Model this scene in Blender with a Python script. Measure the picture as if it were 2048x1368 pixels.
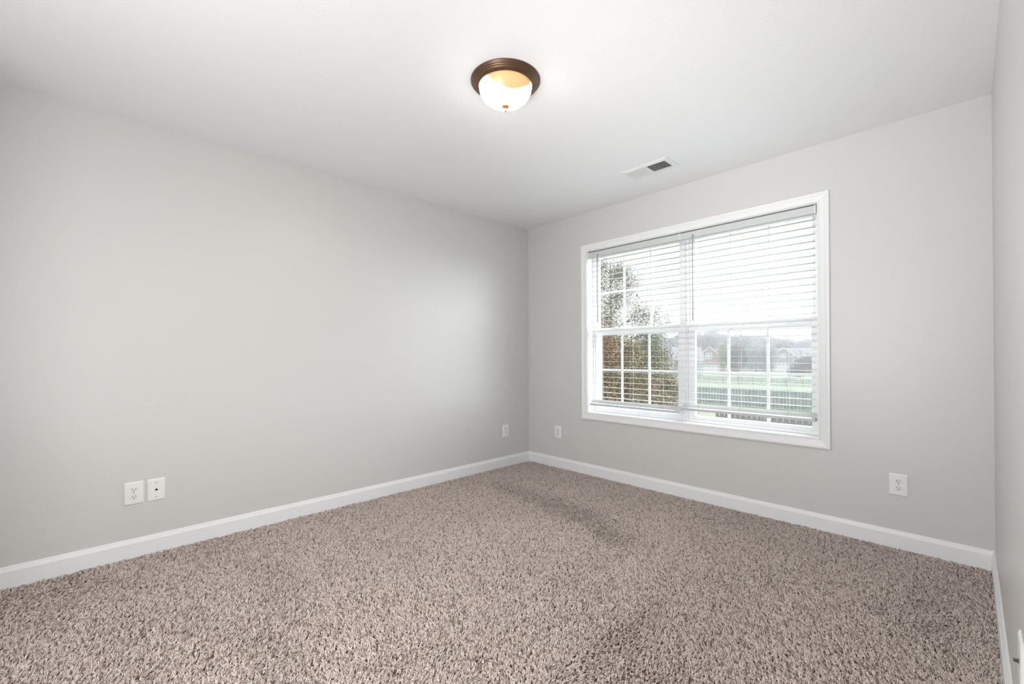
import bpy, bmesh, math, random
import numpy as np
from mathutils import Vector, Matrix

for o in list(bpy.data.objects):
    bpy.data.objects.remove(o)
S = bpy.context.scene
COL = S.collection
R = math.radians

# ------------------------------------------------------------------ camera
F = 873.46
CAM = Vector((3.2248, -3.3248, 1.1096))
YAW, PITCH, ROLL = R(46.3229), R(0.1957), R(-0.2463)
SHY = 23.744
fw = Vector((-math.sin(YAW)*math.cos(PITCH), math.cos(YAW)*math.cos(PITCH), math.sin(PITCH)))
rt0 = Vector((math.cos(YAW), math.sin(YAW), 0))
up0 = rt0.cross(fw)
rt = rt0*math.cos(ROLL)+up0*math.sin(ROLL)
up = -rt0*math.sin(ROLL)+up0*math.cos(ROLL)
cd = bpy.data.cameras.new('camera')
cam = bpy.data.objects.new('camera', cd)
COL.objects.link(cam)
M = Matrix((rt, up, -fw)).transposed().to_4x4()
M.translation = CAM
cam.matrix_world = M
cd.sensor_width = 36
cd.lens = 36*F/2048
cd.shift_y = SHY/2048
cd.clip_start = 0.01
cd.clip_end = 600
S.camera = cam

# ------------------------------------------------------------------ world, lights, exposure
S.view_settings.view_transform = 'Standard'
S.view_settings.look = 'None'
S.view_settings.gamma = 1
S.view_settings.use_curve_mapping = False
S.view_settings.exposure = 0.24
W = bpy.data.worlds.new('overcast_sky')
S.world = W
W.use_nodes = True
bg = W.node_tree.nodes['Background']
bg.inputs[0].default_value = (0.955, 0.98, 1.0, 1)
bg.inputs[1].default_value = 1.5

def light(name, kind, loc, target, energy, color=(1, 1, 1), **kw):
    d = bpy.data.lights.new(name, kind)
    d.energy = energy
    d.color = color
    for k, v in kw.items():
        setattr(d, k, v)
    o = bpy.data.objects.new(name, d)
    COL.objects.link(o)
    o.location = loc
    o.rotation_euler = (Vector(target)-Vector(loc)).to_track_quat('-Z', 'Y').to_euler()
    return o

H_CEIL = 2.44
# broad bright part of the overcast sky in front of the window
light('overcast_sun', 'SUN', (22, 30, 20), (1.9, 0, 1.0), 16.0, (0.97, 0.985, 1.0), angle=R(90))
# added fill lamp behind the camera, shining in through the rear doorway
light('rear_fill_light', 'AREA', (2.3, -4.25, 1.3), (1.8, -1.2, 1.1), 40.0, (1, 1, 1), shape='RECTANGLE', size=1.4, size_y=1.6)
# unseen helper lamp, a narrow beam brightening wall and ceiling over the window
light('window_wall_fill', 'AREA', (2.3, -3.8, .5), (2.25, -.3, 2.52), 3.6, (1, 1, 1), shape='DISK', size=.5, spread=R(52))
# wide lamp added out of view to brighten the ceiling from below
light('ceiling_fill', 'AREA', (2.5, -3.75, .45), (1.95, -1.4, 2.6), 10.0, (1, 1, 1), shape='DISK', size=.8, spread=R(150))

# ------------------------------------------------------------------ materials
def mat(name, color, rough=0.5, spec=0.5, metal=0.0, bump=None, noise=None, emit=None, trans=None):
    m = bpy.data.materials.new(name)
    m.use_nodes = True
    nt = m.node_tree
    b = nt.nodes['Principled BSDF']
    b.inputs['Base Color'].default_value = (*color, 1)
    b.inputs['Roughness'].default_value = rough
    b.inputs['Specular IOR Level'].default_value = spec
    b.inputs['Metallic'].default_value = metal
    tc = nt.nodes.new('ShaderNodeTexCoord')
    if noise:
        c2, sc, det = noise
        n = nt.nodes.new('ShaderNodeTexNoise')
        n.inputs['Scale'].default_value = sc
        n.inputs['Detail'].default_value = det
        nt.links.new(tc.outputs['Object'], n.inputs['Vector'])
        r = nt.nodes.new('ShaderNodeValToRGB')
        r.color_ramp.elements[0].position = 0.35
        r.color_ramp.elements[1].position = 0.65
        r.color_ramp.elements[0].color = (*color, 1)
        r.color_ramp.elements[1].color = (*c2, 1)
        nt.links.new(n.outputs['Fac'], r.inputs['Fac'])
        nt.links.new(r.outputs['Color'], b.inputs['Base Color'])
    if bump:
        sc, st, dist = bump
        n = nt.nodes.new('ShaderNodeTexNoise')
        n.inputs['Scale'].default_value = sc
        n.inputs['Detail'].default_value = 3
        nt.links.new(tc.outputs['Object'], n.inputs['Vector'])
        bp = nt.nodes.new('ShaderNodeBump')
        bp.inputs['Strength'].default_value = st
        bp.inputs['Distance'].default_value = dist
        nt.links.new(n.outputs['Fac'], bp.inputs['Height'])
        nt.links.new(bp.outputs['Normal'], b.inputs['Normal'])
    if emit:
        b.inputs['Emission Color'].default_value = (*emit[0], 1)
        b.inputs['Emission Strength'].default_value = emit[1]
    return m

WALLC = (0.636, 0.634, 0.616)
m_wall = mat('satin_greige_paint', WALLC, 0.38, 0.6, bump=(90, 0.06, 0.002))
m_ceil = mat('textured_white_ceiling', (0.88, 0.89, 0.905), 0.9, 0.2, bump=(110, 0.22, 0.003))
m_trim = mat('semi_gloss_white_trim', (0.84, 0.85, 0.86), 0.35, 0.5)
m_vinyl = mat('white_vinyl', (0.86, 0.87, 0.88), 0.4, 0.5)
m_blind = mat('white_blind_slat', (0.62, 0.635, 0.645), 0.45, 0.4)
m_cord = mat('white_cord', (0.80, 0.80, 0.79), 0.8, 0.2)
m_wand = mat('clear_grey_wand', (0.42, 0.43, 0.44), 0.3, 0.5)
m_hook = mat('dark_hook', (0.10, 0.10, 0.10), 0.5, 0.5)
m_plate = mat('white_plastic_plate', (0.83, 0.83, 0.81), 0.35, 0.5)
m_recept = mat('white_receptacle', (0.80, 0.80, 0.78), 0.4, 0.5)
m_dark = mat('black_slot', (0.012, 0.012, 0.012), 0.7, 0.2)
m_screw = mat('painted_screw', (0.42, 0.42, 0.41), 0.4, 0.5)
m_nickel = mat('nickel_connector', (0.16, 0.155, 0.15), 0.35, 0.5, metal=0.9)
m_bronze = mat('oil_rubbed_bronze', (0.115, 0.062, 0.036), 0.36, 0.5, metal=0.55, noise=((0.15, 0.085, 0.05), 14, 4))
m_finial = mat('copper_finial', (0.55, 0.27, 0.12), 0.35, 0.5, metal=0.6)
m_vent = mat('white_enamel_register', (0.84, 0.84, 0.84), 0.4, 0.5)
m_vgap = mat('dark_duct', (0.15, 0.15, 0.15), 0.9, 0.1)
m_under = mat('carpet_backing', (0.16, 0.115, 0.088), 1.0, 0.05)

def glass_mat():
    m = bpy.data.materials.new('window_glass')
    m.use_nodes = True
    nt = m.node_tree
    nt.nodes.clear()
    o = nt.nodes.new('ShaderNodeOutputMaterial')
    t = nt.nodes.new('ShaderNodeBsdfTransparent')
    t.inputs[0].default_value = (0.965, 0.975, 0.975, 1)
    nt.links.new(t.outputs[0], o.inputs[0])
    return m
m_glass = glass_mat()

def screen_mat():
    m = bpy.data.materials.new('insect_screen_mesh')
    m.use_nodes = True
    nt = m.node_tree
    nt.nodes.clear()
    o = nt.nodes.new('ShaderNodeOutputMaterial')
    t = nt.nodes.new('ShaderNodeBsdfTransparent')
    t.inputs[0].default_value = (0.91, 0.92, 0.92, 1)
    nt.links.new(t.outputs[0], o.inputs[0])
    return m
m_screen = screen_mat()

LAMP = 45.0
def dome_mat():
    m = bpy.data.materials.new('alabaster_glass_lit')
    m.use_nodes = True
    nt = m.node_tree
    b = nt.nodes['Principled BSDF']
    b.inputs['Base Color'].default_value = (0.50, 0.34, 0.18, 1)
    b.inputs['Roughness'].default_value = 0.25
    tc = nt.nodes.new('ShaderNodeTexCoord')
    mp = nt.nodes.new('ShaderNodeMapping')
    mp.inputs['Location'].default_value = (0.18, -0.33, 0.42)
    n = nt.nodes.new('ShaderNodeTexNoise')
    n.inputs['Scale'].default_value = 7.0
    n.inputs['Detail'].default_value = 2
    n.inputs['Distortion'].default_value = 1.6
    r = nt.nodes.new('ShaderNodeValToRGB')
    e = r.color_ramp.elements
    e[0].position = 0.42; e[0].color = (0.95, 0.60, 0.26, 1)
    e[1].position = 0.52; e[1].color = (1.0, 0.93, 0.72, 1)
    nt.links.new(tc.outputs['Object'], mp.inputs[0])
    nt.links.new(mp.outputs[0], n.inputs['Vector'])
    # clear glass lit by the bulbs, with a denser amber swirl near one side of the rim
    dp = nt.nodes.new('ShaderNodeVectorMath'); dp.operation = 'DOT_PRODUCT'
    dp.inputs[1].default_value = (0.90, -0.50, 0.35)
    nt.links.new(tc.outputs['Object'], dp.inputs[0])
    ad = nt.nodes.new('ShaderNodeMath'); ad.operation = 'MULTIPLY_ADD'
    ad.inputs[1].default_value = 0.04; nt.links.new(n.outputs['Fac'], ad.inputs[0]); nt.links.new(dp.outputs['Value'], ad.inputs[2])
    mr = nt.nodes.new('ShaderNodeMapRange'); mr.interpolation_type = 'SMOOTHSTEP'
    mr.inputs['From Min'].default_value = 0.095
    mr.inputs['From Max'].default_value = 0.078
    nt.links.new(ad.outputs[0], mr.inputs['Value'])
    sx = nt.nodes.new('ShaderNodeSeparateXYZ')
    nt.links.new(tc.outputs['Object'], sx.inputs[0])
    mz = nt.nodes.new('ShaderNodeMapRange')          # bulbs hang low behind the glass
    mz.inputs['From Min'].default_value = -0.055; mz.inputs['From Max'].default_value = -0.115
    mz.inputs['To Min'].default_value = 0.03; mz.inputs['To Max'].default_value = 1.0
    nt.links.new(sx.outputs['Z'], mz.inputs['Value'])
    pw = nt.nodes.new('ShaderNodeMath'); pw.operation = 'MULTIPLY'
    nt.links.new(mr.outputs[0], pw.inputs[0]); nt.links.new(mz.outputs[0], pw.inputs[1])
    ms = nt.nodes.new('ShaderNodeMath'); ms.operation = 'MULTIPLY_ADD'; ms.inputs[1].default_value = LAMP; ms.inputs[2].default_value = 0.44
    nt.links.new(pw.outputs[0], ms.inputs[0])
    nt.links.new(mr.outputs[0], r.inputs['Fac'])
    e[0].position = 0.0; e[0].color = (1.0, 0.60, 0.24, 1)
    e[1].position = 0.8; e[1].color = (1.0, 0.94, 0.86, 1)
    mr = ms
    nt.links.new(r.outputs['Color'], b.inputs['Emission Color'])
    nt.links.new(mr.outputs[0], b.inputs['Emission Strength'])
    return m
m_dome = dome_mat()

# ------------------------------------------------------------------ mesh helpers
class MB:
    def __init__(s):
        s.v = []; s.f = []; s.sm = []
    def add(s, vs, fs, smooth=False):
        n = len(s.v)
        s.v += [tuple(v) for v in vs]
        s.f += [tuple(i+n for i in f) for f in fs]
        s.sm += [smooth]*len(fs)
        return s
    def box(s, x0, x1, y0, y1, z0, z1, rot=None, at=None):
        vs = [(x, y, z) for z in (z0, z1) for y in (y0, y1) for x in (x0, x1)]
        if rot is not None:
            vs = [rot @ Vector(v) for v in vs]
        if at is not None:
            vs = [Vector(v)+Vector(at) for v in vs]
        return s.add(vs, [(0, 2, 3, 1), (4, 5, 7, 6), (0, 1, 5, 4), (1, 3, 7, 5), (3, 2, 6, 7), (2, 0, 4, 6)])
    def lathe(s, prof, n=48, c=(0, 0, 0), axis='z', smooth=True):
        vs = []; fs = []
        for r, z in prof:
            for i in range(n):
                a = 2*math.pi*i/n
                p = (r*math.cos(a), r*math.sin(a), z)
                if axis == 'y': p = (p[0], p[2], p[1])
                if axis == 'x': p = (p[2], p[0], p[1])
                vs.append((p[0]+c[0], p[1]+c[1], p[2]+c[2]))
        for k in range(len(prof)-1):
            for i in range(n):
                j = (i+1) % n
                fs.append((k*n+i, k*n+j, (k+1)*n+j, (k+1)*n+i))
        fs.append(tuple(range(n-1, -1, -1)))
        fs.append(tuple((len(prof)-1)*n+i for i in range(n)))
        return s.add(vs, fs, smooth)
    def tube(s, a, b, r0, r1=None, n=8):
        a = Vector(a); b = Vector(b); r1 = r0 if r1 is None else r1
        q = (b-a).to_track_quat('Z', 'Y')
        vs = []
        for p, r in ((a, r0), (b, r1)):
            for i in range(n):
                t = 2*math.pi*i/n
                vs.append(p+q @ Vector((r*math.cos(t), r*math.sin(t), 0)))
        fs = [(i, (i+1) % n, n+(i+1) % n, n+i) for i in range(n)]
        fs += [tuple(range(n-1, -1, -1)), tuple(range(n, 2*n))]
        return s.add(vs, fs, True)
    def prism(s, pts, y0, y1):
        n = len(pts)
        vs = [(x, y0, z) for x, z in pts]+[(x, y1, z) for x, z in pts]
        fs = [tuple(range(n)), tuple(range(2*n-1, n-1, -1))]+[(i, n+i, n+(i+1) % n, (i+1) % n) for i in range(n)]
        return s.add(vs, fs)
    def build(s, name, m, parent=None, bevel=0, loc=None):
        me = bpy.data.meshes.new(name)
        me.from_pydata(s.v, [], s.f)
        me.polygons.foreach_set('use_smooth', s.sm)
        bm = bmesh.new(); bm.from_mesh(me)
        bmesh.ops.recalc_face_normals(bm, faces=bm.faces)
        bm.to_mesh(me); bm.free()
        me.materials.append(m)
        o = bpy.data.objects.new(name, me)
        COL.objects.link(o)
        if parent: o.parent = parent
        if loc: o.location = loc
        if bevel:
            md = o.modifiers.new('bevel', 'BEVEL')
            md.width = bevel; md.segments = 2; md.limit_method = 'ANGLE'
        return o

def empty(name, loc, rz=0, label=None, cat=None, group=None):
    o = bpy.data.objects.new(name, None)
    COL.objects.link(o)
    o.location = loc; o.rotation_euler = (0, 0, rz); o.empty_display_size = 0.05
    tag(o, label, cat, group)
    return o
def tag(o, label=None, cat=None, group=None, kind=None):
    if label: o['label'] = label
    if cat: o['category'] = cat
    if group: o['group'] = group
    if kind: o['kind'] = kind
    return o
def copy_tree(o, parent=None):
    c = o.copy(); COL.objects.link(c); c.parent = parent
    for ch in [x for x in bpy.data.objects if x.parent == o]:
        copy_tree(ch, c)
    return c
def struct(o, label, cat):
    return tag(o, label, cat, kind='structure')

# ------------------------------------------------------------------ room shell
RW, H, YB = 3.3108, 2.44, -3.95       # width, ceiling height, rear wall
OX0, OX1, OZ0, OZ1 = 0.768, 2.558, 0.579, 2.069   # finished window opening
struct(MB().box(-.15, RW+.15, YB-1.6, .18, -.16, -.014).build('floor', m_under),
       'brown floor of the room under the taupe carpet', 'floor')
struct(MB().box(-.15, RW+.15, YB-1.6, .18, H, H+.15).build('ceiling', m_ceil),
       'white ceiling with a light orange-peel texture', 'ceiling')
struct(MB().box(-.15, 0, YB-1.6, .18, -.014, H).build('wall_left', m_wall),
       'long plain greige wall on the left with two wall plates low down', 'wall')
struct(MB().box(RW, RW+.15, YB-1.6, .18, -.014, H).build('wall_right', m_wall),
       'narrow strip of greige wall at the right edge', 'wall')
b = MB()
b.box(0, OX0-.012, 0, .18, -.014, H).box(OX1+.012, RW, 0, .18, -.014, H)
b.box(OX0-.012, OX1+.012, 0, .18, -.014, OZ0-.012).box(OX0-.012, OX1+.012, 0, .18, OZ1+.012, H)
struct(b.build('wall_back', m_wall), 'greige wall around the double window', 'wall')
# rear wall behind the camera; wide doorway added to admit the fill lamp
b = MB()
b.box(0, .95, YB-.12, YB, -.014, H).box(3.05, RW, YB-.12, YB, -.014, H).box(.95, 3.05, YB-.12, YB, 2.35, H)
struct(b.build('wall_front', m_wall), 'greige wall behind the camera with a wide doorway added for fill light', 'wall')
struct(MB().box(0, RW, YB-1.6, YB-1.5, -.014, H).build('wall_hallway', m_wall), 'greige unseen hallway wall beyond the added doorway', 'wall')

# baseboards: profile (distance from wall, height)
BP = [(0, -.012), (.014, -.012), (.014, .0745), (.0115, .0775), (.0105, .083), (.0075, .088), (.0065, .0945), (.004, .0976), (0, .0976)]
def base(name, a, c, n, label):
    a = Vector(a); c = Vector(c); n = Vector(n); d = (c-a).normalized()
    vs = []
    for e, sg in ((a, 1), (c, -1)):
        for u, z in BP:
            p = e+n*u+d*(u*sg)
            vs.append((p.x, p.y, z))
    k = len(BP)
    fs = [(i, i+1, k+i+1, k+i) for i in range(k-1)]+[(k-1, 0, k, 2*k-1), tuple(range(k)), tuple(range(2*k-1, k-1, -1))]
    struct(MB().add(vs, fs).build(name, m_trim), label, 'baseboard')
base('baseboard_left', (0, 0, 0), (0, YB, 0), (1, 0, 0), 'white moulded baseboard along the long left wall')
base('baseboard_back', (0, 0, 0), (RW, 0, 0), (0, -1, 0), 'white moulded baseboard under the window wall')
base('baseboard_right', (RW, 0, 0), (RW, YB, 0), (-1, 0, 0), 'white baseboard running up the right edge')

# ------------------------------------------------------------------ window casing (picture frame) and jamb
PC = [(0, 0), (0, .0085), (.003, .0115), (.008, .0115), (.010, .0085), (.014, .0095), (.038, .013), (.044, .0165), (.052, .0175), (.060, .0165), (.0635, .013), (.064, 0)]
def frame_sweep(x0, x1, z0, z1, prof, y=0.0):
    # profile: (outward offset, depth toward the room)
    vs = []
    for sx, sz, X, Z in ((-1, -1, x0, z0), (1, -1, x1, z0), (1, 1, x1, z1), (-1, 1, x0, z1)):
        for u, d in prof:
            vs.append((X+sx*u, y-d, Z+sz*u))
    k = len(prof); fs = []
    for c in range(4):
        e = (c+1) % 4
        for i in range(k):
            j = (i+1) % k
            fs.append((c*k+i, c*k+j, e*k+j, e*k+i))
    return vs, fs
vs, fs = frame_sweep(OX0-.004, OX1+.004, OZ0-.004, OZ1+.004, PC, -.0005)
struct(MB().add(vs, fs).build('trim_1', m_trim), 'white mitred picture-frame casing around the double window', 'window trim')
# jamb boards lining the opening
b = MB()
b.box(OX0-.012, OX0, 0, .179, OZ0-.012, OZ1+.012).box(OX1, OX1+.012, 0, .179, OZ0-.012, OZ1+.012)
b.box(OX0, OX1, 0, .179, OZ0-.012, OZ0).box(OX0, OX1, 0, .179, OZ1, OZ1+.012)
struct(b.build('trim_2', m_trim), 'white jamb boards lining the inside of the window opening', 'window trim')

def grid(mb, gx, gz, y, w=.019, t=.009, x0=0, x1=0, z0=0, z1=0):
    for x in gx: mb.box(x-w/2, x+w/2, y-t/2, y+t/2, z0-.002, z1+.002)
    for z in gz: mb.box(x0-.002, x1+.002, y-t/2-.0005, y+t/2+.0005, z-w/2, z+w/2)
def window_unit(name, a, c, ug, lg, label):
    """a..c frame extent; ug/lg = (glass x0, muntin, muntin, glass x1) of upper and lower sash"""
    w = empty(name, (0, 0, 0)); struct(w, label, 'window')
    w.location = ((a+c)/2, .12, OZ0)
    inv = lambda o: (setattr(o, 'matrix_parent_inverse', Matrix.Translation(-Vector(w.location))), o)[1]
    f = MB()
    fz0, fz1 = OZ0+.0005, OZ1-.0005
    a += .0005; c -= .0005
    f.box(a, a+.016, .082, .178, fz0, fz1).box(c-.016, c, .082, .178, fz0, fz1)
    f.box(a+.016, c-.016, .082, .178, fz1-.016, fz1).box(a+.016, c-.016, .082, .178, fz0, fz0+.012)
    f.box(a+.016, c-.016, .082, .092, fz0+.012, fz0+.020)
    inv(f.build('window_frame', m_vinyl, w, bevel=.0015))
    # upper sash (outer)
    x0, m1, m2, x1 = ug; z0, z1, zm = 1.36, 2.022, 1.69
    s = MB()
    s.box(a+.0165, x0, .121, .150, 1.318, fz1-.017).box(x1, c-.0165, .121, .150, 1.318, fz1-.017)
    s.box(x0, x1, .121, .150, z1, fz1-.017).box(x0, x1, .121, .150, 1.318, z0)
    us = inv(s.build('upper_sash', m_vinyl, w, bevel=.002))
    g = MB(); grid(g, (m1, m2), (zm,), .1355, x0=x0, x1=x1, z0=z0, z1=z1)
    inv2 = lambda o, p: (setattr(o, 'parent', p), setattr(o, 'matrix_parent_inverse', p.matrix_basis.inverted() @ Matrix.Identity(4)), o)[2]
    o = g.build('grille', m_vinyl, us)
    o = MB().box(x0-.004, x1+.004, .1415, .1425, z0-.004, z1+.004).build('glass', m_glass, us)
    # lower sash (inner)
    x0, m1, m2, x1 = lg; z0, z1, zm = .628, 1.308, .972
    s = MB()
    s.box(a+.0165, x0, .092, .120, fz0+.0125, 1.352).box(x1, c-.0165, .092, .120, fz0+.0125, 1.352)
    s.box(x0, x1, .092, .120, z1, 1.352).box(x0, x1, .092, .120, fz0+.0125, z0)
    ls = inv(s.build('lower_sash', m_vinyl, w, bevel=.002))
    g = MB(); grid(g, (m1, m2), (zm,), .105, x0=x0, x1=x1, z0=z0, z1=z1)
    g.build('grille', m_vinyl, ls)
    MB().box(x0-.004, x1+.004, .1115, .1125, z0-.004, z1+.004).build('glass', m_glass, ls)
    for q in (.25, .75):
        xx = x0+(x1-x0)*q
        l = MB()
        l.box(xx-.03, xx+.03, .094, .118, 1.3525, 1.357)
        l.lathe([(.013, 1.357), (.013, 1.364), (.010, 1.366)], 20, (xx, .106, 0))
        l.box(xx-.004, xx+.030, .100, .108, 1.364, 1.369)
        l.build('sash_lock', m_vinyl, ls, bevel=.001)
    # insect screen outside the lower sash
    e = MB()
    x0, x1 = a+.020, c-.020; z0, z1 = .605, 1.316
    e.box(x0, x0+.022, .158, .168, z0, z1).box(x1-.022, x1, .158, .168, z0, z1)
    e.box(x0+.022, x1-.022, .158, .168, z1-.022, z1).box(x0+.022, x1-.022, .158, .168, z0, z0+.018)
    sc = inv(e.build('insect_screen', m_vinyl, w))
    MB().box(x0+.02, x1-.02, .1625, .163, z0+.016, z1-.02).build('screen_mesh', m_screen, sc)
    return w
XM = 1.663
window_unit('window_1', OX0, XM, (.812, 1.0745, 1.338, 1.595), (.801, 1.067, 1.334, 1.595),
            'left white double-hung window with six-pane grilles, tree behind it')
window_unit('window_2', XM, OX1, (1.726, 1.988, 2.248, 2.508), (1.735, 1.981, 2.245, 2.506),
            'right white double-hung window with six-pane grilles, houses behind it')

# ------------------------------------------------------------------ blinds
def blind(x0, x1, zr, ladders, wandx, label, wz):
    w = empty('window_blind', ((x0+x1)/2, .03, 2.06), label=label, cat='window blind', group='blinds in the double window')
    P = Vector(w.location)
    def put(mb, name, m, par=w, bevel=0):
        mb.v = [tuple(Vector(v)-P) for v in mb.v]
        return mb.build(name, m, par, bevel)
    # headrail: open-top channel seen as a lipped box
    h = MB()
    h.box(x0, x1, .006, .056, 2.014, 2.017).box(x0, x1, .006, .0085, 2.0165, 2.058).box(x0, x1, .0535, .056, 2.0165, 2.058)
    h.box(x0, x1, .003, .0062, 2.011, 2.060)
    hr = put(h, 'headrail', m_blind, bevel=.0012)
    for e in (x0, x1):
        sg = -1 if e == x0 else 1
        k = MB().box(e-.001 if sg > 0 else e-.007, e+.007 if sg > 0 else e+.001, .001, .060, 2.008, 2.064)
        put(k, 'mounting_bracket', m_plate, hr, .001)
    # slats, all parallel, gently crowned
    z = 1.977; n = 0
    first = None
    while z > zr+.065:
        s = MB(); pts = []
        for k in range(6):
            u = k/5
            yy = .009+.043*u
            zz = z+.0009*(1-(2*u-1)**2)
            pts.append((yy, zz))
        vs = [(X, y_, z_+d) for X in (x0+.006, x1-.004) for d in (0, -.0011) for y_, z_ in pts]
        fs = []
        for k in range(5):
            fs += [(k, k+1, 12+k+1, 12+k), (6+k, 18+k, 18+k+1, 6+k+1), (k, 6+k, 6+k+1, k+1), (12+k, 12+k+1, 18+k+1, 18+k)]
        fs += [(0, 12, 18, 6), (5, 11, 23, 17)]
        s.add(vs, fs)
        if first is None:
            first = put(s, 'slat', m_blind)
            fz = z
        else:
            c = first.copy(); COL.objects.link(c); c.location.z = z-fz
        z -= .0464; n += 1
    # last slat lies just above the bottom rail
    c = first.copy(); COL.objects.link(c)
    th = R(38)   # hangs tilted, resting on the bottom rail
    py_, pz_ = .0305-P.y, fz-P.z
    c.rotation_euler.x = th
    c.location.y = py_-(py_*math.cos(th)-pz_*math.sin(th))
    c.location.z = (zr+.040-P.z)-(py_*math.sin(th)+pz_*math.cos(th))
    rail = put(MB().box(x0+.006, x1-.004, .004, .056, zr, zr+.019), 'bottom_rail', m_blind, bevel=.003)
    for x in ladders:
        for yy in (.0045, .0555):
            put(MB().tube((x-.004, yy, zr+.020), (x-.004, yy, 2.012), .0009, n=6), 'ladder_cord', m_cord)
        put(MB().tube((x+.006, .03, zr+.020), (x+.006, .03, 2.012), .0008, n=6), 'lift_cord', m_cord)
        put(MB().lathe([(.001, zr-.004), (.006, zr-.004), (.0075, zr-.0005)], 14, (x, .03, 0)), 'cord_button', m_plate, rail)
    wd = put(MB().tube((wandx, -.008, wz), (wandx, -.008, 2.004), .0036, n=8), 'tilt_wand', m_wand)
    k = MB().tube((wandx, -.008, 2.000), (wandx, -.006, 2.030), .0022)
    k.tube((wandx, -.006, 2.028), (wandx, .004, 2.030), .0028)
    put(k, 'hook', m_hook, wd)
    return w
blind(.777, 1.650, .644, (.905, 1.215, 1.49), .885,
      'left white horizontal blind with open slats, in front of the tree', 1.41)
blind(1.660, 2.546, .675, (1.80, 2.09, 2.39), 1.762,
      'right white horizontal blind with open slats, in front of the houses', 1.375)

# ------------------------------------------------------------------ ceiling light
L = empty('ceiling_light', (1.677, -1.883, H), label='round flush-mount ceiling light with bronze rim and glowing amber glass bowl', cat='ceiling light')
MB().lathe([(.10, -.0005), (.1675, -.0005), (.1680, -.0030), (.1670, -.0052), (.1635, -.0068), (.1625, -.0092), (.1620, -.0115), (.1585, -.0128), (.1560, -.0150),
            (.1550, -.0178), (.1515, -.0190), (.1490, -.0215), (.1480, -.0242), (.1445, -.0255), (.1405, -.0285), (.1365, -.0312), (.1325, -.0322), (.1300, -.0312), (.1290, -.0290), (.129, -.012), (.10, -.010)], 96).build('pan', m_bronze, L)
prof = [(.1285, -.026), (.1275, -.034)]
for k in range(1, 15):
    t = k/14*math.pi/2
    prof.append((.1275*math.cos(t)+.0, -.034-.086*math.sin(t)))
prof[-1] = (.004, -.1198)
dome = MB().lathe(prof, 96).build('glass_bowl', m_dome, L)
fin = MB().lathe([(.004, -.118), (.0175, -.1195), (.0185, -.122), (.016, -.126), (.008, -.1295), (.004, -.132), (.0035, -.137), (.0055, -.140), (.0058, -.144), (.003, -.148), (.0005, -.149)], 32)
fin.build('finial', m_finial, L)

# ------------------------------------------------------------------ ceiling vent
V = empty('ceiling_vent', (1.651, -.457, H), label='white rectangular metal supply register on the ceiling above the window', cat='vent')
w2, d2 = .177, .095
b = MB()
gx0, gx1, gy = .145, .145, .062
# flange with opening, slightly dished
def ring(mb, ox, oy, ix, iy, zo, zi, t=.0012):
    o_ = [(-ox, -oy), (ox, -oy), (ox, oy), (-ox, oy)]; i_ = [(-ix, -iy), (ix, -iy), (ix, iy), (-ix, iy)]
    vs = [(x, y, zo) for x, y in o_]+[(x, y, zi) for x, y in i_]+[(x, y, -.0005) for x, y in o_]+[(x, y, -.0005) for x, y in i_]
    fs = []
    for k in range(4):
        j = (k+1) % 4
        fs += [(k, j, 4+j, 4+k), (8+k, 12+k, 12+j, 8+j), (k, 8+k, 8+j, j), (4+k, 4+j, 12+j, 12+k)]
    mb.add(vs, fs)
ring(b, w2, d2, .150, .070, -.004, -.009)
ring(b, .1495, .0695, gx0, gy, -.009, -.009)
b.box(-.006, .006, -.0615, .0615, -.009, -.0005)
b.build('frame', m_vent, V, bevel=.0006)
MB().box(-.144, .144, -.0615, .0615, -.0018, -.0006).build('duct_opening', m_vgap, V)
for side, sg in (('a', -1), ('b', 1)):
    l = MB()
    for k in range(12):
        x = sg*(.0125+k*.0113)
        rot = Matrix.Rotation(R(48)*(-1 if sg < 0 else 1), 3, 'Y')
        l.box(-.0062, .0062, -.0605, .0605, -.0005, .0005, rot=rot, at=(x, 0, -.0066))
    l.build('louvers', m_vent, V)
for sx in (-1, 1):
    MB().lathe([(.0035, -.0045), (.0038, -.0065), (.002, -.0078)], 16, (sx*.164, 0, 0)).build('screw', m_screw, V)

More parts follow.
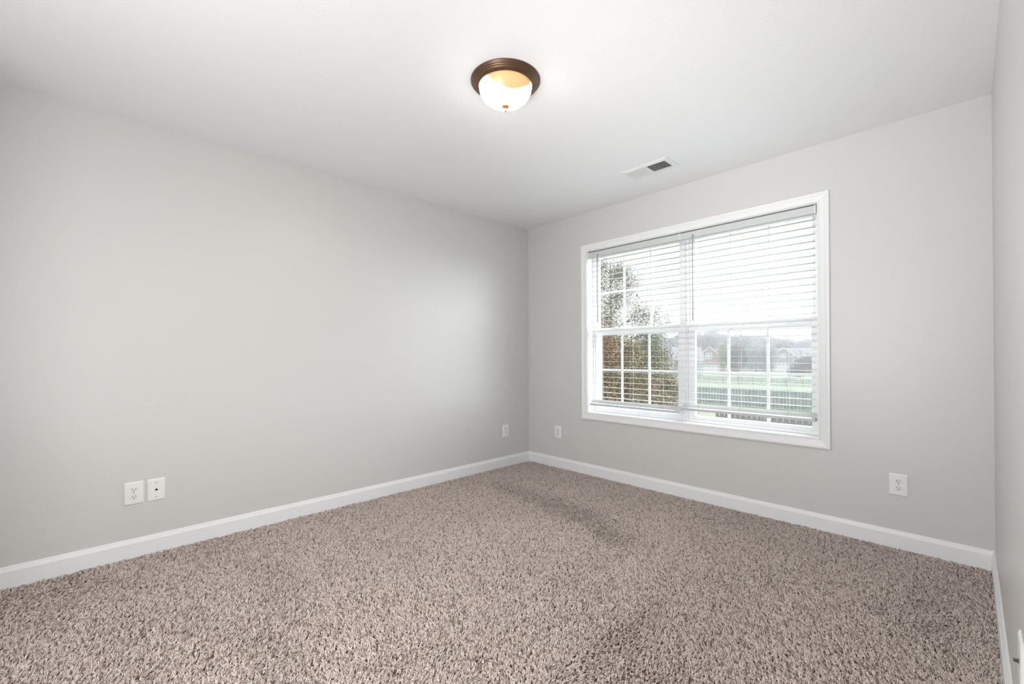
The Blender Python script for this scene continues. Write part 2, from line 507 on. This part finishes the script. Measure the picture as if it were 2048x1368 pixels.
# ------------------------------------------------------------------ wall plates
def plate_mesh(w=.0835, h=.125, t=.0062):
    b = MB(); hw, hh = w/2, h/2
    r = .006
    vs = [(-hw, 0, -hh), (hw, 0, -hh), (hw, 0, hh), (-hw, 0, hh),
          (-hw, -.002, -hh), (hw, -.002, -hh), (hw, -.002, hh), (-hw, -.002, hh),
          (-hw+r, -t, -hh+r), (hw-r, -t, -hh+r), (hw-r, -t, hh-r), (-hw+r, -t, hh-r)]
    fs = [(0, 3, 2, 1), (8, 9, 10, 11)]
    for k in range(4):
        j = (k+1) % 4
        fs += [(k, j, 4+j, 4+k), (4+k, 4+j, 8+j, 8+k)]
    return b.add(vs, fs)
def duplex(loc, rz, label):
    o = empty('wall_outlet', loc, rz, label, 'outlet', 'duplex wall outlets')
    pl = plate_mesh().build('cover_plate', m_plate, o, bevel=.0012)
    for s in (1, -1):
        f = MB(); pts = []
        for k in range(28):
            a = 2*math.pi*k/28
            pts.append((.0172*math.cos(a), max(-.0138, min(.0138, .0172*math.sin(a)))+s*.0195))
        f.prism(pts, -.0092, -.0058)
        rc = f.build('receptacle', m_recept, o, bevel=.0006)
        d = MB()
        d.box(-.0078, -.0054, -.0096, -.0090, s*.0195-.001, s*.0195+.0085)
        d.box(.0056, .0078, -.0096, -.0090, s*.0195, s*.0195+.0075)
        d.lathe([(.0026, -.0096), (.0026, -.0090)], 14, (0, 0, s*.0195-.0068), axis='y')
        d.build('slot', m_dark, rc)
    sc = MB().lathe([(.0030, -.0058), (.0030, -.0070), (.0015, -.0074)], 16, (0, 0, 0), axis='y').build('screw', m_screw, o)
    return o
duplex((0, -3.168, .350), R(90), 'white duplex outlet low on the left wall beside the phone jack plate')
duplex((0, -.340, .351), R(90), 'small-looking white duplex outlet on the left wall nearest the far corner')
duplex((.400, 0, .347), 0, 'white duplex outlet on the window wall just right of the far corner')
duplex((2.941, 0, .360), 0, 'white duplex outlet on the window wall right of the window')
# phone jack plate
J = empty('phone_jack', (0, -3.071, .350), R(90), 'white wall plate with one black phone socket and two screws', 'phone jack')
plate_mesh(.080).build('cover_plate', m_plate, J, bevel=.0012)
MB().prism([(-.0062, -.0045), (.0062, -.0045), (.0062, .0005), (.003, .004), (.0015, .0068), (-.0015, .0068), (-.003, .004), (-.0062, .0005)], -.0068, -.0060).build('socket', m_dark, J)
for s in (-1, 1):
    MB().lathe([(.0034, -.0060), (.0034, -.0070), (.0016, -.0075)], 16, (0, 0, s*.040), axis='y').build('screw', m_screw, J)
# coax plate on the right wall
K = empty('coax_plate', (RW, -1.690, .356), R(-90), 'white coax cable plate low on the right wall at the picture edge', 'wall plate')
plate_mesh().build('cover_plate', m_plate, K, bevel=.0012)
c = MB().lathe([(.0060, -.0060), (.0060, -.0080), (.0044, -.0082), (.0044, -.0150), (.0038, -.0156)], 18, (0, 0, 0), axis='y')
c.build('coax_connector', m_nickel, K)

# ------------------------------------------------------------------ carpet pile
def carpet():
    rng = np.random.default_rng(7)
    def vnoise(x, y, s, seed):
        g = np.random.default_rng(seed).random((64, 64))
        u = x*s+17.3; v = y*s+23.7
        i = np.floor(u).astype(int); j = np.floor(v).astype(int)
        fu = u-i; fv = v-j
        fu = fu*fu*(3-2*fu); fv = fv*fv*(3-2*fv)
        G = lambda a, b_: g[a % 64, b_ % 64]
        return (G(i, j)*(1-fu)+G(i+1, j)*fu)*(1-fv)+(G(i, j+1)*(1-fu)+G(i+1, j+1)*fu)*fv
    x0, x1, y0, y1 = .015, RW-.015, YB+.15, -.015
    P = []
    # jittered grid; pile spacing constant over the room
    sp = .0098; PLY = 5
    gx = np.arange(x0+.004, x1-.002, sp); gy = np.arange(y0, y1-.002, sp)
    X, Y = np.meshgrid(gx, gy); X = X.ravel(); Y = Y.ravel()
    nc = len(X)
    X = X+rng.uniform(-.5, .5, nc)*sp*.95; Y = Y+rng.uniform(-.5, .5, nc)*sp*.95
    # lay of the pile: broad vacuum tracks plus patches of brushed pile
    track = brush_soil_field(X, Y, vnoise)
    lay = vnoise(X+.3*Y, Y-.2*X, 1.3, 3)*1.6+vnoise(X, Y, 3.1, 4)*.9+vnoise(X, Y, 9., 5)*.5
    ang = (lay-1.5)*1.6+R(120)+rng.normal(0, .8, nc)
    ang = ang+track*(R(-47)-R(120))
    lean = .50+.30*vnoise(X, Y, 2.2, 6)+rng.normal(0, .22, nc)
    lean = np.clip(lean, .05, 1.15)
    ctone = rng.random(nc)
    X, Y, ang, lean, ctone = [np.repeat(q, PLY) for q in (X, Y, ang, lean, ctone)]
    n = len(X)
    X = np.clip(X+rng.normal(0, .0021, n), x0, x1); Y = np.clip(Y+rng.normal(0, .0021, n), y0, y1)
    ang = ang+rng.normal(0, .45, n); lean = np.clip(lean+rng.normal(0, .16, n), .03, 1.3)
    ln = rng.uniform(.0115, .0175, n)
    dx = np.cos(ang)*np.sin(lean); dy = np.sin(ang)*np.sin(lean); dz = np.cos(lean)
    a2 = ang+rng.normal(0, .6, n); l2 = np.clip(lean+rng.normal(.35, .3, n), .05, 1.5)
    ex = np.cos(a2)*np.sin(l2); ey = np.sin(a2)*np.sin(l2); ez = np.cos(l2)
    rad = rng.uniform(.0014, .0024, n)
    B0 = np.stack([X, Y, np.full(n, -.0135)], 1)
    B1 = B0+np.stack([dx, dy, dz], 1)*(ln*.55)[:, None]
    B2 = B1+np.stack([ex, ey, ez], 1)*(ln*.5)[:, None]
    for B in (B1, B2):
        B[:, 0] = np.clip(B[:, 0], .0155, RW-.0155); B[:, 1] = np.minimum(B[:, 1], -.0155)
    ph = rng.uniform(0, 2*np.pi, n)
    rings = []
    for B, s, tw in ((B0, .8, 0), (B1, 1.1, .9), (B2, .55, 1.8)):
        for k in range(3):
            a = ph+tw+k*2*np.pi/3
            rings.append(B+np.stack([np.cos(a)*rad*s, np.sin(a)*rad*s, np.zeros(n)], 1))
    V_ = np.stack(rings, 1).reshape(-1, 3)          # 9 verts each
    quads = []
    for lv in (0, 3):
        for k in range(3):
            j = (k+1) % 3
            quads.append([lv+k, lv+j, lv+3+j, lv+3+k])
    Q = np.array(quads)
    base_i = (np.arange(n)*9)[:, None, None]
    FQ = (base_i+Q[None]).reshape(-1, 4)
    FT = (np.arange(n)*9)[:, None]+np.array([6, 7, 8])[None]
    me = bpy.data.meshes.new('carpet')
    me.vertices.add(len(V_)); me.vertices.foreach_set('co', V_.astype(np.float32).ravel())
    nl = FQ.size+FT.size
    me.loops.add(nl)
    me.loops.foreach_set('vertex_index', np.concatenate([FQ.ravel(), FT.ravel()]).astype(np.int32))
    npoly = len(FQ)+len(FT)
    me.polygons.add(npoly)
    ls = np.concatenate([np.arange(len(FQ))*4, FQ.size+np.arange(len(FT))*3]).astype(np.int32)
    me.polygons.foreach_set('loop_start', ls)
    me.polygons.foreach_set('use_smooth', np.ones(npoly, dtype=bool))
    me.update(calc_edges=False)
    # yarn colour per tuft: mixed light and dark plies, darkened for soil and the shade of brushed pile
    tone = .45*rng.random(n)+.55*ctone
    soil_shade = brush_soil_field(X, Y, vnoise)
    light_ = np.array([.95, .82, .765]); dark_ = np.array([.27, .19, .155])
    mixv = np.where(tone < .38, .65*rng.random(n)+.35, .20*rng.random(n))
    c = light_[None]*(1-mixv[:, None])+dark_[None]*mixv[:, None]
    c = c*(1-.17*soil_shade[:, None]*np.array([1.0, .95, 1.0])[None])
    col = np.ones((n, 9, 4), np.float32); col[:, :, :3] = c[:, None, :]
    at = me.color_attributes.new('yarn', 'FLOAT_COLOR', 'POINT')
    at.data.foreach_set('color', col.ravel())
    m = bpy.data.materials.new('frieze_carpet_yarn'); m.use_nodes = True
    nt = m.node_tree; bb = nt.nodes['Principled BSDF']
    bb.inputs['Roughness'].default_value = .85; bb.inputs['Specular IOR Level'].default_value = .15
    an = nt.nodes.new('ShaderNodeAttribute'); an.attribute_name = 'yarn'
    nt.links.new(an.outputs['Color'], bb.inputs['Base Color'])
    me.materials.append(m)
    o = bpy.data.objects.new('carpet', me); COL.objects.link(o)
    tag(o, 'taupe brown frieze carpet with brush marks and soiled patches covering the floor', 'carpet', kind='stuff')
# worn, soiled and brushed areas, brush-mark shade painted into the yarn: centre x, y, radii, angle, strength
BRUSH_SOIL = [(.68, -.83, .42, .13, R(-4), .62), (1.28, -.88, .40, .15, R(-4), .80), (1.66, -1.01, .24, .12, R(-25), .75),
        (2.44, -1.70, .24, .80, R(4), .48), (2.26, -1.85, .07, .55, R(0), .50), (2.30, -1.15, .16, .10, R(0), .35),
        (.80, -2.70, .45, .12, R(0), .40), (1.45, -2.85, .30, .10, R(0), .40), (3.10, -.75, .14, .5, 0, .40)]
def brush_soil_field(X, Y, vnoise):
    f = np.zeros(len(X))
    wob = .55+.9*vnoise(X, Y, 5., 11)+.5*vnoise(X, Y, 14., 12)
    for cx, cy, rx, ry, an, st in BRUSH_SOIL:
        ca, sa = math.cos(an), math.sin(an)
        u = ((X-cx)*ca+(Y-cy)*sa)/rx; v = (-(X-cx)*sa+(Y-cy)*ca)/ry
        f = 1-(1-f)*(1-st*np.exp(-(u*u+v*v)**1.4*wob))
    return f
carpet()

# ------------------------------------------------------------------ outdoors, seen through the panes
def at(px, depth, z=None, py=None):
    d = fw*F+rt*(px-1024)+up*0
    p = CAM+d*(depth/F)
    if py is not None:
        p = p+up*(-(py-684-SHY)/F*depth)
        return p
    p.z = z if z is not None else p.z
    return p
GZ = -4.0
MIST = 0.0022
m_grass = mat('lawn_grass', (0.168, 0.223, 0.152), 0.9, 0.1, noise=((0.216, 0.232, 0.177), .25, 5))
struct(MB().box(-140, 90, 1.0, 190, GZ-.2, GZ).build('lawn', m_grass), 'pale green winter lawn beyond the window', 'lawn')
m_fence = mat('weathered_fence_wood', (0.40, 0.42, 0.42), 0.85, 0.1, noise=((0.29, 0.31, 0.31), 1.5, 3))
m_fence2 = mat('pale_picket_wood', (0.351, 0.344, 0.335), 0.85, 0.1, noise=((0.271, 0.264, 0.264), 1.5, 3))
def fence(x0, x1, y, h, pw, gap, m, label, shadow=True):
    f = empty('picket_fence', (x0, y, GZ), label=label, cat='fence')
    sec = 2.4; k = 0
    nsec = int((x1-x0)/sec)
    proto = MB(); x = 0.0; i = 0
    while x+pw < sec:
        zt = h
        for side in ((-1, 1) if shadow else (-1,)):
            xo = x+(pw+gap)/2 if side > 0 else x
            if xo+pw > sec: continue
            pts = [(xo, .04), (xo+pw, .04), (xo+pw, zt-.05), (xo+pw*.7, zt), (xo+pw*.3, zt), (xo, zt-.05)]
            proto.prism(pts, side*.045-.009, side*.045+.009)
        x += pw+gap
    for z in (.3, h*.5, h-.3): proto.box(0, sec, -.034, .034, z-.045, z+.045)
    pm = None
    for s in range(nsec):
        if pm is None:
            pm = proto.build('panel', m, f)
            po = MB().box(-.05, .05, -.05, .05, 0, h+.02).build('post', m, f)
        else:
            c = pm.copy(); COL.objects.link(c); c.location = (s*sec, 0, 0)
            c = po.copy(); COL.objects.link(c); c.location = (s*sec, 0, 0)
    return f
fence(-26, 2, 43, 1.8, .14, .15, m_fence, 'long grey shadowbox fence crossing the middle of the lower panes')
fence(-46, 4, 77, 1.25, .10, .12, m_fence2, 'low pale picket fence in front of the far houses', shadow=False)
fence(-7.0, 2.6, 23, 1.8, .14, .15, m_fence2, 'nearest pale fence low behind the right blind bottom rail')

m_brick = mat('red_brick', (0.335, 0.187, 0.168), 0.9, 0.1, noise=((0.287, 0.200, 0.184), 3, 4))
m_brick2 = mat('greyish_brick', (0.264, 0.248, 0.255), 0.9, 0.1, noise=((0.303, 0.280, 0.280), 3, 4))
m_siding = mat('pale_blue_siding', (0.335, 0.360, 0.383), 0.8, 0.2)
m_roof = mat('grey_shingles', (0.16, 0.165, 0.18), 0.9, 0.1, noise=((0.19, 0.195, 0.21), 2, 4))
m_white = mat('white_house_trim', (0.62, 0.63, 0.64), 0.6, 0.3)
m_pane = mat('far_window_pane', (0.319, 0.344, 0.376), 0.2, 0.6)

def house(px, depth, w, eave, apex, mwall, label, garage=None, windows=(), wing=None, side=None, body=11):
    """gable-fronted house facing the room; sizes in metres; x measured from the gable centre"""
    p = at(px, depth); o = empty('house', (p.x, p.y, GZ), rz=YAW-math.atan((px-1024)/F), label=label, cat='house')
    h = w/2
    MB().prism([(-h, 0), (h, 0), (h, eave), (0, apex-.15), (-h, eave)], 0, body).build('wall', mwall, o)
    rf = MB()
    for s in (-1, 1):
        dx, dz = h+.35, (apex-eave)*(h+.35)/h
        rf.add([(0, -.4, apex), (s*dx, -.4, apex-dz), (s*dx, body+.3, apex-dz), (0, body+.3, apex),
                (0, -.4, apex-.14), (s*dx, -.4, apex-dz-.14), (s*dx, body+.3, apex-dz-.14), (0, body+.3, apex-.14)],
               [(0, 1, 2, 3), (4, 7, 6, 5), (0, 4, 5, 1), (2, 6, 7, 3), (1, 5, 6, 2)])
    rf.build('roof', m_roof, o)
    tr = MB()
    for s in (-1, 1):
        dx, dz = h+.38, (apex-eave)*(h+.38)/h
        tr.add([(0, -.48, apex+.04), (s*dx, -.48, apex-dz+.04), (s*dx, -.48, apex-dz-.26), (0, -.48, apex-.26),
                (0, -.38, apex+.04), (s*dx, -.38, apex-dz+.04), (s*dx, -.38, apex-dz-.26), (0, -.38, apex-.26)],
               [(0, 1, 2, 3), (4, 7, 6, 5), (0, 4, 5, 1), (1, 5, 6, 2), (2, 6, 7, 3), (3, 7, 4, 0)])
        tr.box(s*h-.12, s*h+.12, -.06, .06, 0, eave)
    tr.build('trim', m_white, o)
    for (wx, wz, ww, wh) in windows:
        f = MB()
        f.box(wx-ww/2, wx+ww/2, -.08, -.01, wz, wz+wh)
        fo = f.build('window', m_white, o)
        g = MB()
        for a in (-1, 1):
            for b_ in (0, 1):
                g.box(wx+a*ww/4-ww/4+.12, wx+a*ww/4+ww/4-.12, -.1, -.07, wz+.12+b_*wh/2, wz+wh/2-.08+b_*wh/2)
        g.build('pane', m_pane, fo)
    if garage:
        gx, gw, gh = garage
        gd = MB().box(gx-gw/2, gx+gw/2, -.1, .02, 0, gh)
        go = gd.build('garage_door', m_white, o)
        g = MB()
        for k in range(4):
            g.box(gx-gw/2+gw*(k+.18)/4, gx-gw/2+gw*(k+.82)/4, -.12, -.09, gh-.62, gh-.2)
        g.build('pane', m_pane, go)
    if wing:
        (wx0, wx1, we, wa, wy) = wing
        MB().box(wx0, wx1, wy, wy+8, 0, we).build('wing_wall', mwall, o)
        MB().add([(wx0-.3, wy-.4, we-.1), (wx1+.3, wy-.4, we-.1), (wx1+.3, wy+4, wa), (wx0-.3, wy+4, wa), (wx0-.3, wy+8.4, we-.1), (wx1+.3, wy+8.4, we-.1)],
                 [(0, 1, 2, 3), (3, 2, 5, 4), (0, 3, 4), (1, 5, 2), (0, 4, 5, 1)]).build('wing_roof', m_roof, o)
        MB().box(wx0-.3, wx1+.3, wy-.5, wy-.38, we-.25, we-.05).build('gutter', m_white, o)
    if side:
        sx, sw, se, sa, sy = side
        MB().prism([(sx-sw/2, 0), (sx+sw/2, 0), (sx+sw/2, se), (sx, sa), (sx-sw/2, se)], sy, sy+6).build('side_wall', mwall, o)
        t2 = MB()
        for s in (-1, 1):
            t2.add([(sx, sy-.2, sa+.2), (sx+s*(sw/2+.3), sy-.2, se+.05), (sx+s*(sw/2+.3), sy-.2, se-.2), (sx, sy-.2, sa-.08),
                    (sx, sy+6, sa+.2), (sx+s*(sw/2+.3), sy+6, se+.05), (sx+s*(sw/2+.3), sy+6, se-.2), (sx, sy+6, sa-.08)],
                   [(0, 1, 2, 3), (4, 7, 6, 5), (0, 4, 5, 1), (1, 5, 6, 2), (2, 6, 7, 3), (3, 7, 4, 0)])
        t2.build('side_trim', m_white, o)
    return o
house(1419.5, 131, 5.3, 5.15, 7.5, m_brick, 'red brick house with white gable trim and white garage door', garage=(.2, 4.2, 2.1),
      windows=[(-.35, 3.7, 1.9, 2.0)], wing=(-11, -2.65, 4.9, 7.6, 3), side=(2.4, 3.6, 5.2, 6.9, 2.5))
house(1567, 128, 4.9, 5.1, 7.1, m_brick2, 'grey brick house with three white-trimmed gables on the right', garage=(-.5, 3.8, 2.6),
      windows=[(-.2, 3.9, 1.5, 1.3)], wing=(-6.5, 9.0, 4.9, 7.0, 4), side=(4.7, 3.2, 3.6, 4.9, 1.5))
house(1488, 135, 5.0, 5.3, 7.1, m_siding, 'pale house half hidden by bare trees between the two brick houses', windows=[(.8, 3.6, 1.2, 1.5)])
house(1327, 105, 4.4, 4.4, 5.7, m_siding, 'pale blue-grey gabled house seen beside the leafy tree', garage=(0, 3.2, 2.2),
      windows=[(0, 3.2, 1.4, 1.1)], wing=(2.2, 9, 3.9, 6.0, 3))

# ---- morning mist over the neighbourhood
m_mist = bpy.data.materials.new('thin_morning_mist'); m_mist.use_nodes = True
nt = m_mist.node_tree; nt.nodes.clear()
o_ = nt.nodes.new('ShaderNodeOutputMaterial'); v_ = nt.nodes.new('ShaderNodeVolumeScatter')
v_.inputs['Color'].default_value = (0.97, 0.98, 1.0, 1); v_.inputs['Density'].default_value = MIST
nt.links.new(v_.outputs[0], o_.inputs['Volume'])
mist = MB().box(-139, 89, 2.5, 189, GZ+.01, 22).build('mist', m_mist)
tag(mist, 'thin pale mist hanging over the lawn and the far houses', 'mist', kind='stuff')

# ---- trees
rng = np.random.default_rng(21)
def quad_cloud(name, pts, size, m, parent, seed=0, elong=1.4):
    r = np.random.default_rng(seed)
    n = len(pts)
    a = r.normal(size=(n, 3)); a /= np.linalg.norm(a, axis=1)[:, None]
    b_ = r.normal(size=(n, 3)); b_ -= a*np.sum(a*b_, 1)[:, None]; b_ /= np.linalg.norm(b_, axis=1)[:, None]
    s = (size*r.uniform(.6, 1.3, n))[:, None]
    V_ = np.stack([pts-a*s*elong, pts+b_*s*.55, pts+a*s*elong, pts-b_*s*.55], 1).reshape(-1, 3)
    me = bpy.data.meshes.new(name)
    me.from_pydata(V_.tolist(), [], (np.arange(n*4).reshape(-1, 4)).tolist())
    me.materials.append(m)
    o = bpy.data.objects.new(name, me); COL.objects.link(o); o.parent = parent
    return o
def branches(mb, p, d, ln, r, depth, rnd, tips, up_b=.25, n=5):
    q = p+d*ln
    mb.tube(p, q, r, r*.62, n)
    tips.append(q)
    if depth == 0: return
    for k in range(rnd.choice((2, 3, 3))):
        nd = (d+Vector((rnd.uniform(-1, 1), rnd.uniform(-1, 1), rnd.uniform(-.5, .8)))*.75+Vector((0, 0, up_b))).normalized()
        branches(mb, q-d*ln*rnd.uniform(0, .35), nd, ln*rnd.uniform(.58, .8), r*.55, depth-1, rnd, tips, up_b, n)
m_bark = mat('grey_brown_bark', (0.160, 0.139, 0.123), 0.9, 0.1)
m_barkf = mat('pale_grey_bark', (0.255, 0.248, 0.248), 0.9, 0.1)
def leaf_mat(name, c, c2, sc=1.2):
    m = mat(name, c, .7, .15, noise=(c2, sc, 2))
    m.node_tree.nodes['Principled BSDF'].inputs['Subsurface Weight'].default_value = 0
    return m
m_leafg = leaf_mat('grey_green_leaves', (0.152, 0.175, 0.136), (0.207, 0.200, 0.136))
m_leafo = leaf_mat('olive_and_rust_leaves', (0.216, 0.187, 0.112), (0.287, 0.160, 0.104), .9)
m_leafy = leaf_mat('yellow_green_leaves', (0.367, 0.399, 0.160), (0.303, 0.335, 0.175), .5)
m_leafb = leaf_mat('brownish_green_leaves', (0.207, 0.200, 0.160), (0.248, 0.223, 0.175), .4)
m_twig = leaf_mat('bare_grey_twigs', (0.36, 0.365, 0.39), (0.42, 0.41, 0.42), .3)

def big_tree(px, depth, top, label, m, width, nleaf, seed, size, zlow=-4, lean=0):
    rnd = random.Random(seed); r = np.random.default_rng(seed)
    p = at(px, depth); t = empty('tree', (p.x, p.y, GZ), label=label, cat='tree')
    Ht = top-GZ
    mb = MB(); tips = []
    mb.tube((0, 0, 0), (0, 0, Ht*.93), .10, .015, 8)
    for k in range(34):
        z = Ht*(.14+.78*k/34)
        a = k*2.4+rnd.uniform(-.4, .4)
        w = width*(1-((z/Ht)**1.6))*rnd.uniform(.55, 1.0)+.25
        d = Vector((math.cos(a), math.sin(a), .45)).normalized()
        branches(mb, Vector((0, 0, z)), d, w*.48, .022, 2, rnd, tips, .12, 4)
    mb.build('trunk', m_bark, t)
    T = np.array([tuple(x) for x in tips])
    idx = r.integers(0, len(T), nleaf)
    P_ = T[idx]+r.normal(0, .17, (nleaf, 3))
    quad_cloud('foliage', P_, size, m, t, seed)
    return t
big_tree(1222, 13.5, 4.5, 'tall thinly leaved grey-green tree behind the left window', m_leafg, 3.5, 60000, 5, .019)
big_tree(1282, 16.5, 1.6, 'brown and rust leaved tree low behind the left window', m_leafo, 2.7, 42000, 9, .028)
big_tree(1215, 11.5, 2.1, 'dense olive leaved tree at the left edge of the left window', m_leafo, 2.2, 42000, 12, .023)

def far_tree(px, depth, top, w, m, name, label, cat, group=None, seed=0, n=2600, size=.16, bare=False, mesh=None):
    p = at(px, depth); t = empty(name, (p.x, p.y, GZ), label=label, cat=cat, group=group)
    if mesh:
        for me, nm in mesh:
            o = bpy.data.objects.new(nm, me); COL.objects.link(o); o.parent = t
        t.scale = (w, w, (top-GZ)); t.rotation_euler.z = seed*1.7
        return t
    rnd = random.Random(seed); r = np.random.default_rng(seed)
    Ht = top-GZ; mb = MB(); tips = []
    mb.tube((0, 0, 0), (0, 0, Ht*.45), .16, .10, 6)
    for k in range(9):
        a = k*2.4
        branches(mb, Vector((0, 0, Ht*(.2+.05*k))), Vector((math.cos(a)*.7, math.sin(a)*.7, .8)).normalized(), w*.42, .07, 3, rnd, tips, .2, 4)
    mb.build('trunk', m_barkf if bare else m_bark, t)
    u = r.normal(size=(n, 3)); u /= np.linalg.norm(u, axis=1)[:, None]
    u *= (r.random(n)**.45)[:, None]
    P_ = u*np.array([w*.5, w*.5, Ht*.46])+np.array([0, 0, Ht*.54])
    quad_cloud('crown', P_, size, m, t, seed, 2.2 if bare else 1.3)
    return t
far_tree(1447, 122, .9+3.5, 2.6, m_leafy, 'tree', 'slim yellow-green tree right of the red brick house', 'tree', seed=31, n=4000, size=.17)
far_tree(1472, 112, 3.6, 5.2, m_leafb, 'tree', 'dense brownish green tree behind the right window muntin', 'tree', seed=32, n=14000, size=.12)
far_tree(1512, 112, 4.6, 6.4, m_twig, 'tree', 'pale grey bare tree in front of the half-hidden house', 'tree', seed=33, n=11000, size=.075, bare=True)
far_tree(1534, 104, 3.8, 5.0, m_twig, 'tree', 'greyish bare tree left of the grey brick house', 'tree', seed=34, n=11000, size=.075, bare=True)
far_tree(1613, 104, .6, 4.6, m_leafb, 'shrub', 'low greyish green shrub at the right end of the far houses', 'shrub', seed=35, n=5000, size=.16)
far_tree(1596, 96, -1.6, 4.2, m_leafb, 'shrub', 'low dark hedge bush before the small third gable', 'shrub', seed=36, n=3000, size=.14)
# hazy tree line: one tree of the kind, copied
src = far_tree(1330, 165, 7.0, 9, m_twig, 'tree', 'bare grey tree in the tree line behind the far houses', 'tree',
               'bare trees behind the far houses', seed=41, n=15000, size=.12, bare=True)
rr = random.Random(3)
for k in range(27):
    row = k % 2
    px = 1288+k*13.2+rr.uniform(-3, 3)
    c = copy_tree(src)
    q = at(px, (152, 182)[row]+rr.uniform(-2, 2))
    c.location = (q.x, q.y, GZ)
    s = rr.uniform(.9, 1.15)
    hump = 1.0+.22*math.exp(-((px-1410)/40)**2)-.10*math.exp(-((px-1590)/25)**2)+.08*row
    c.scale = (s*.86, s*.86, s*hump*.98)
    c.rotation_euler.z = rr.uniform(0, 6.28)
q = at(1303, 200); src.location = (q.x, q.y, GZ)
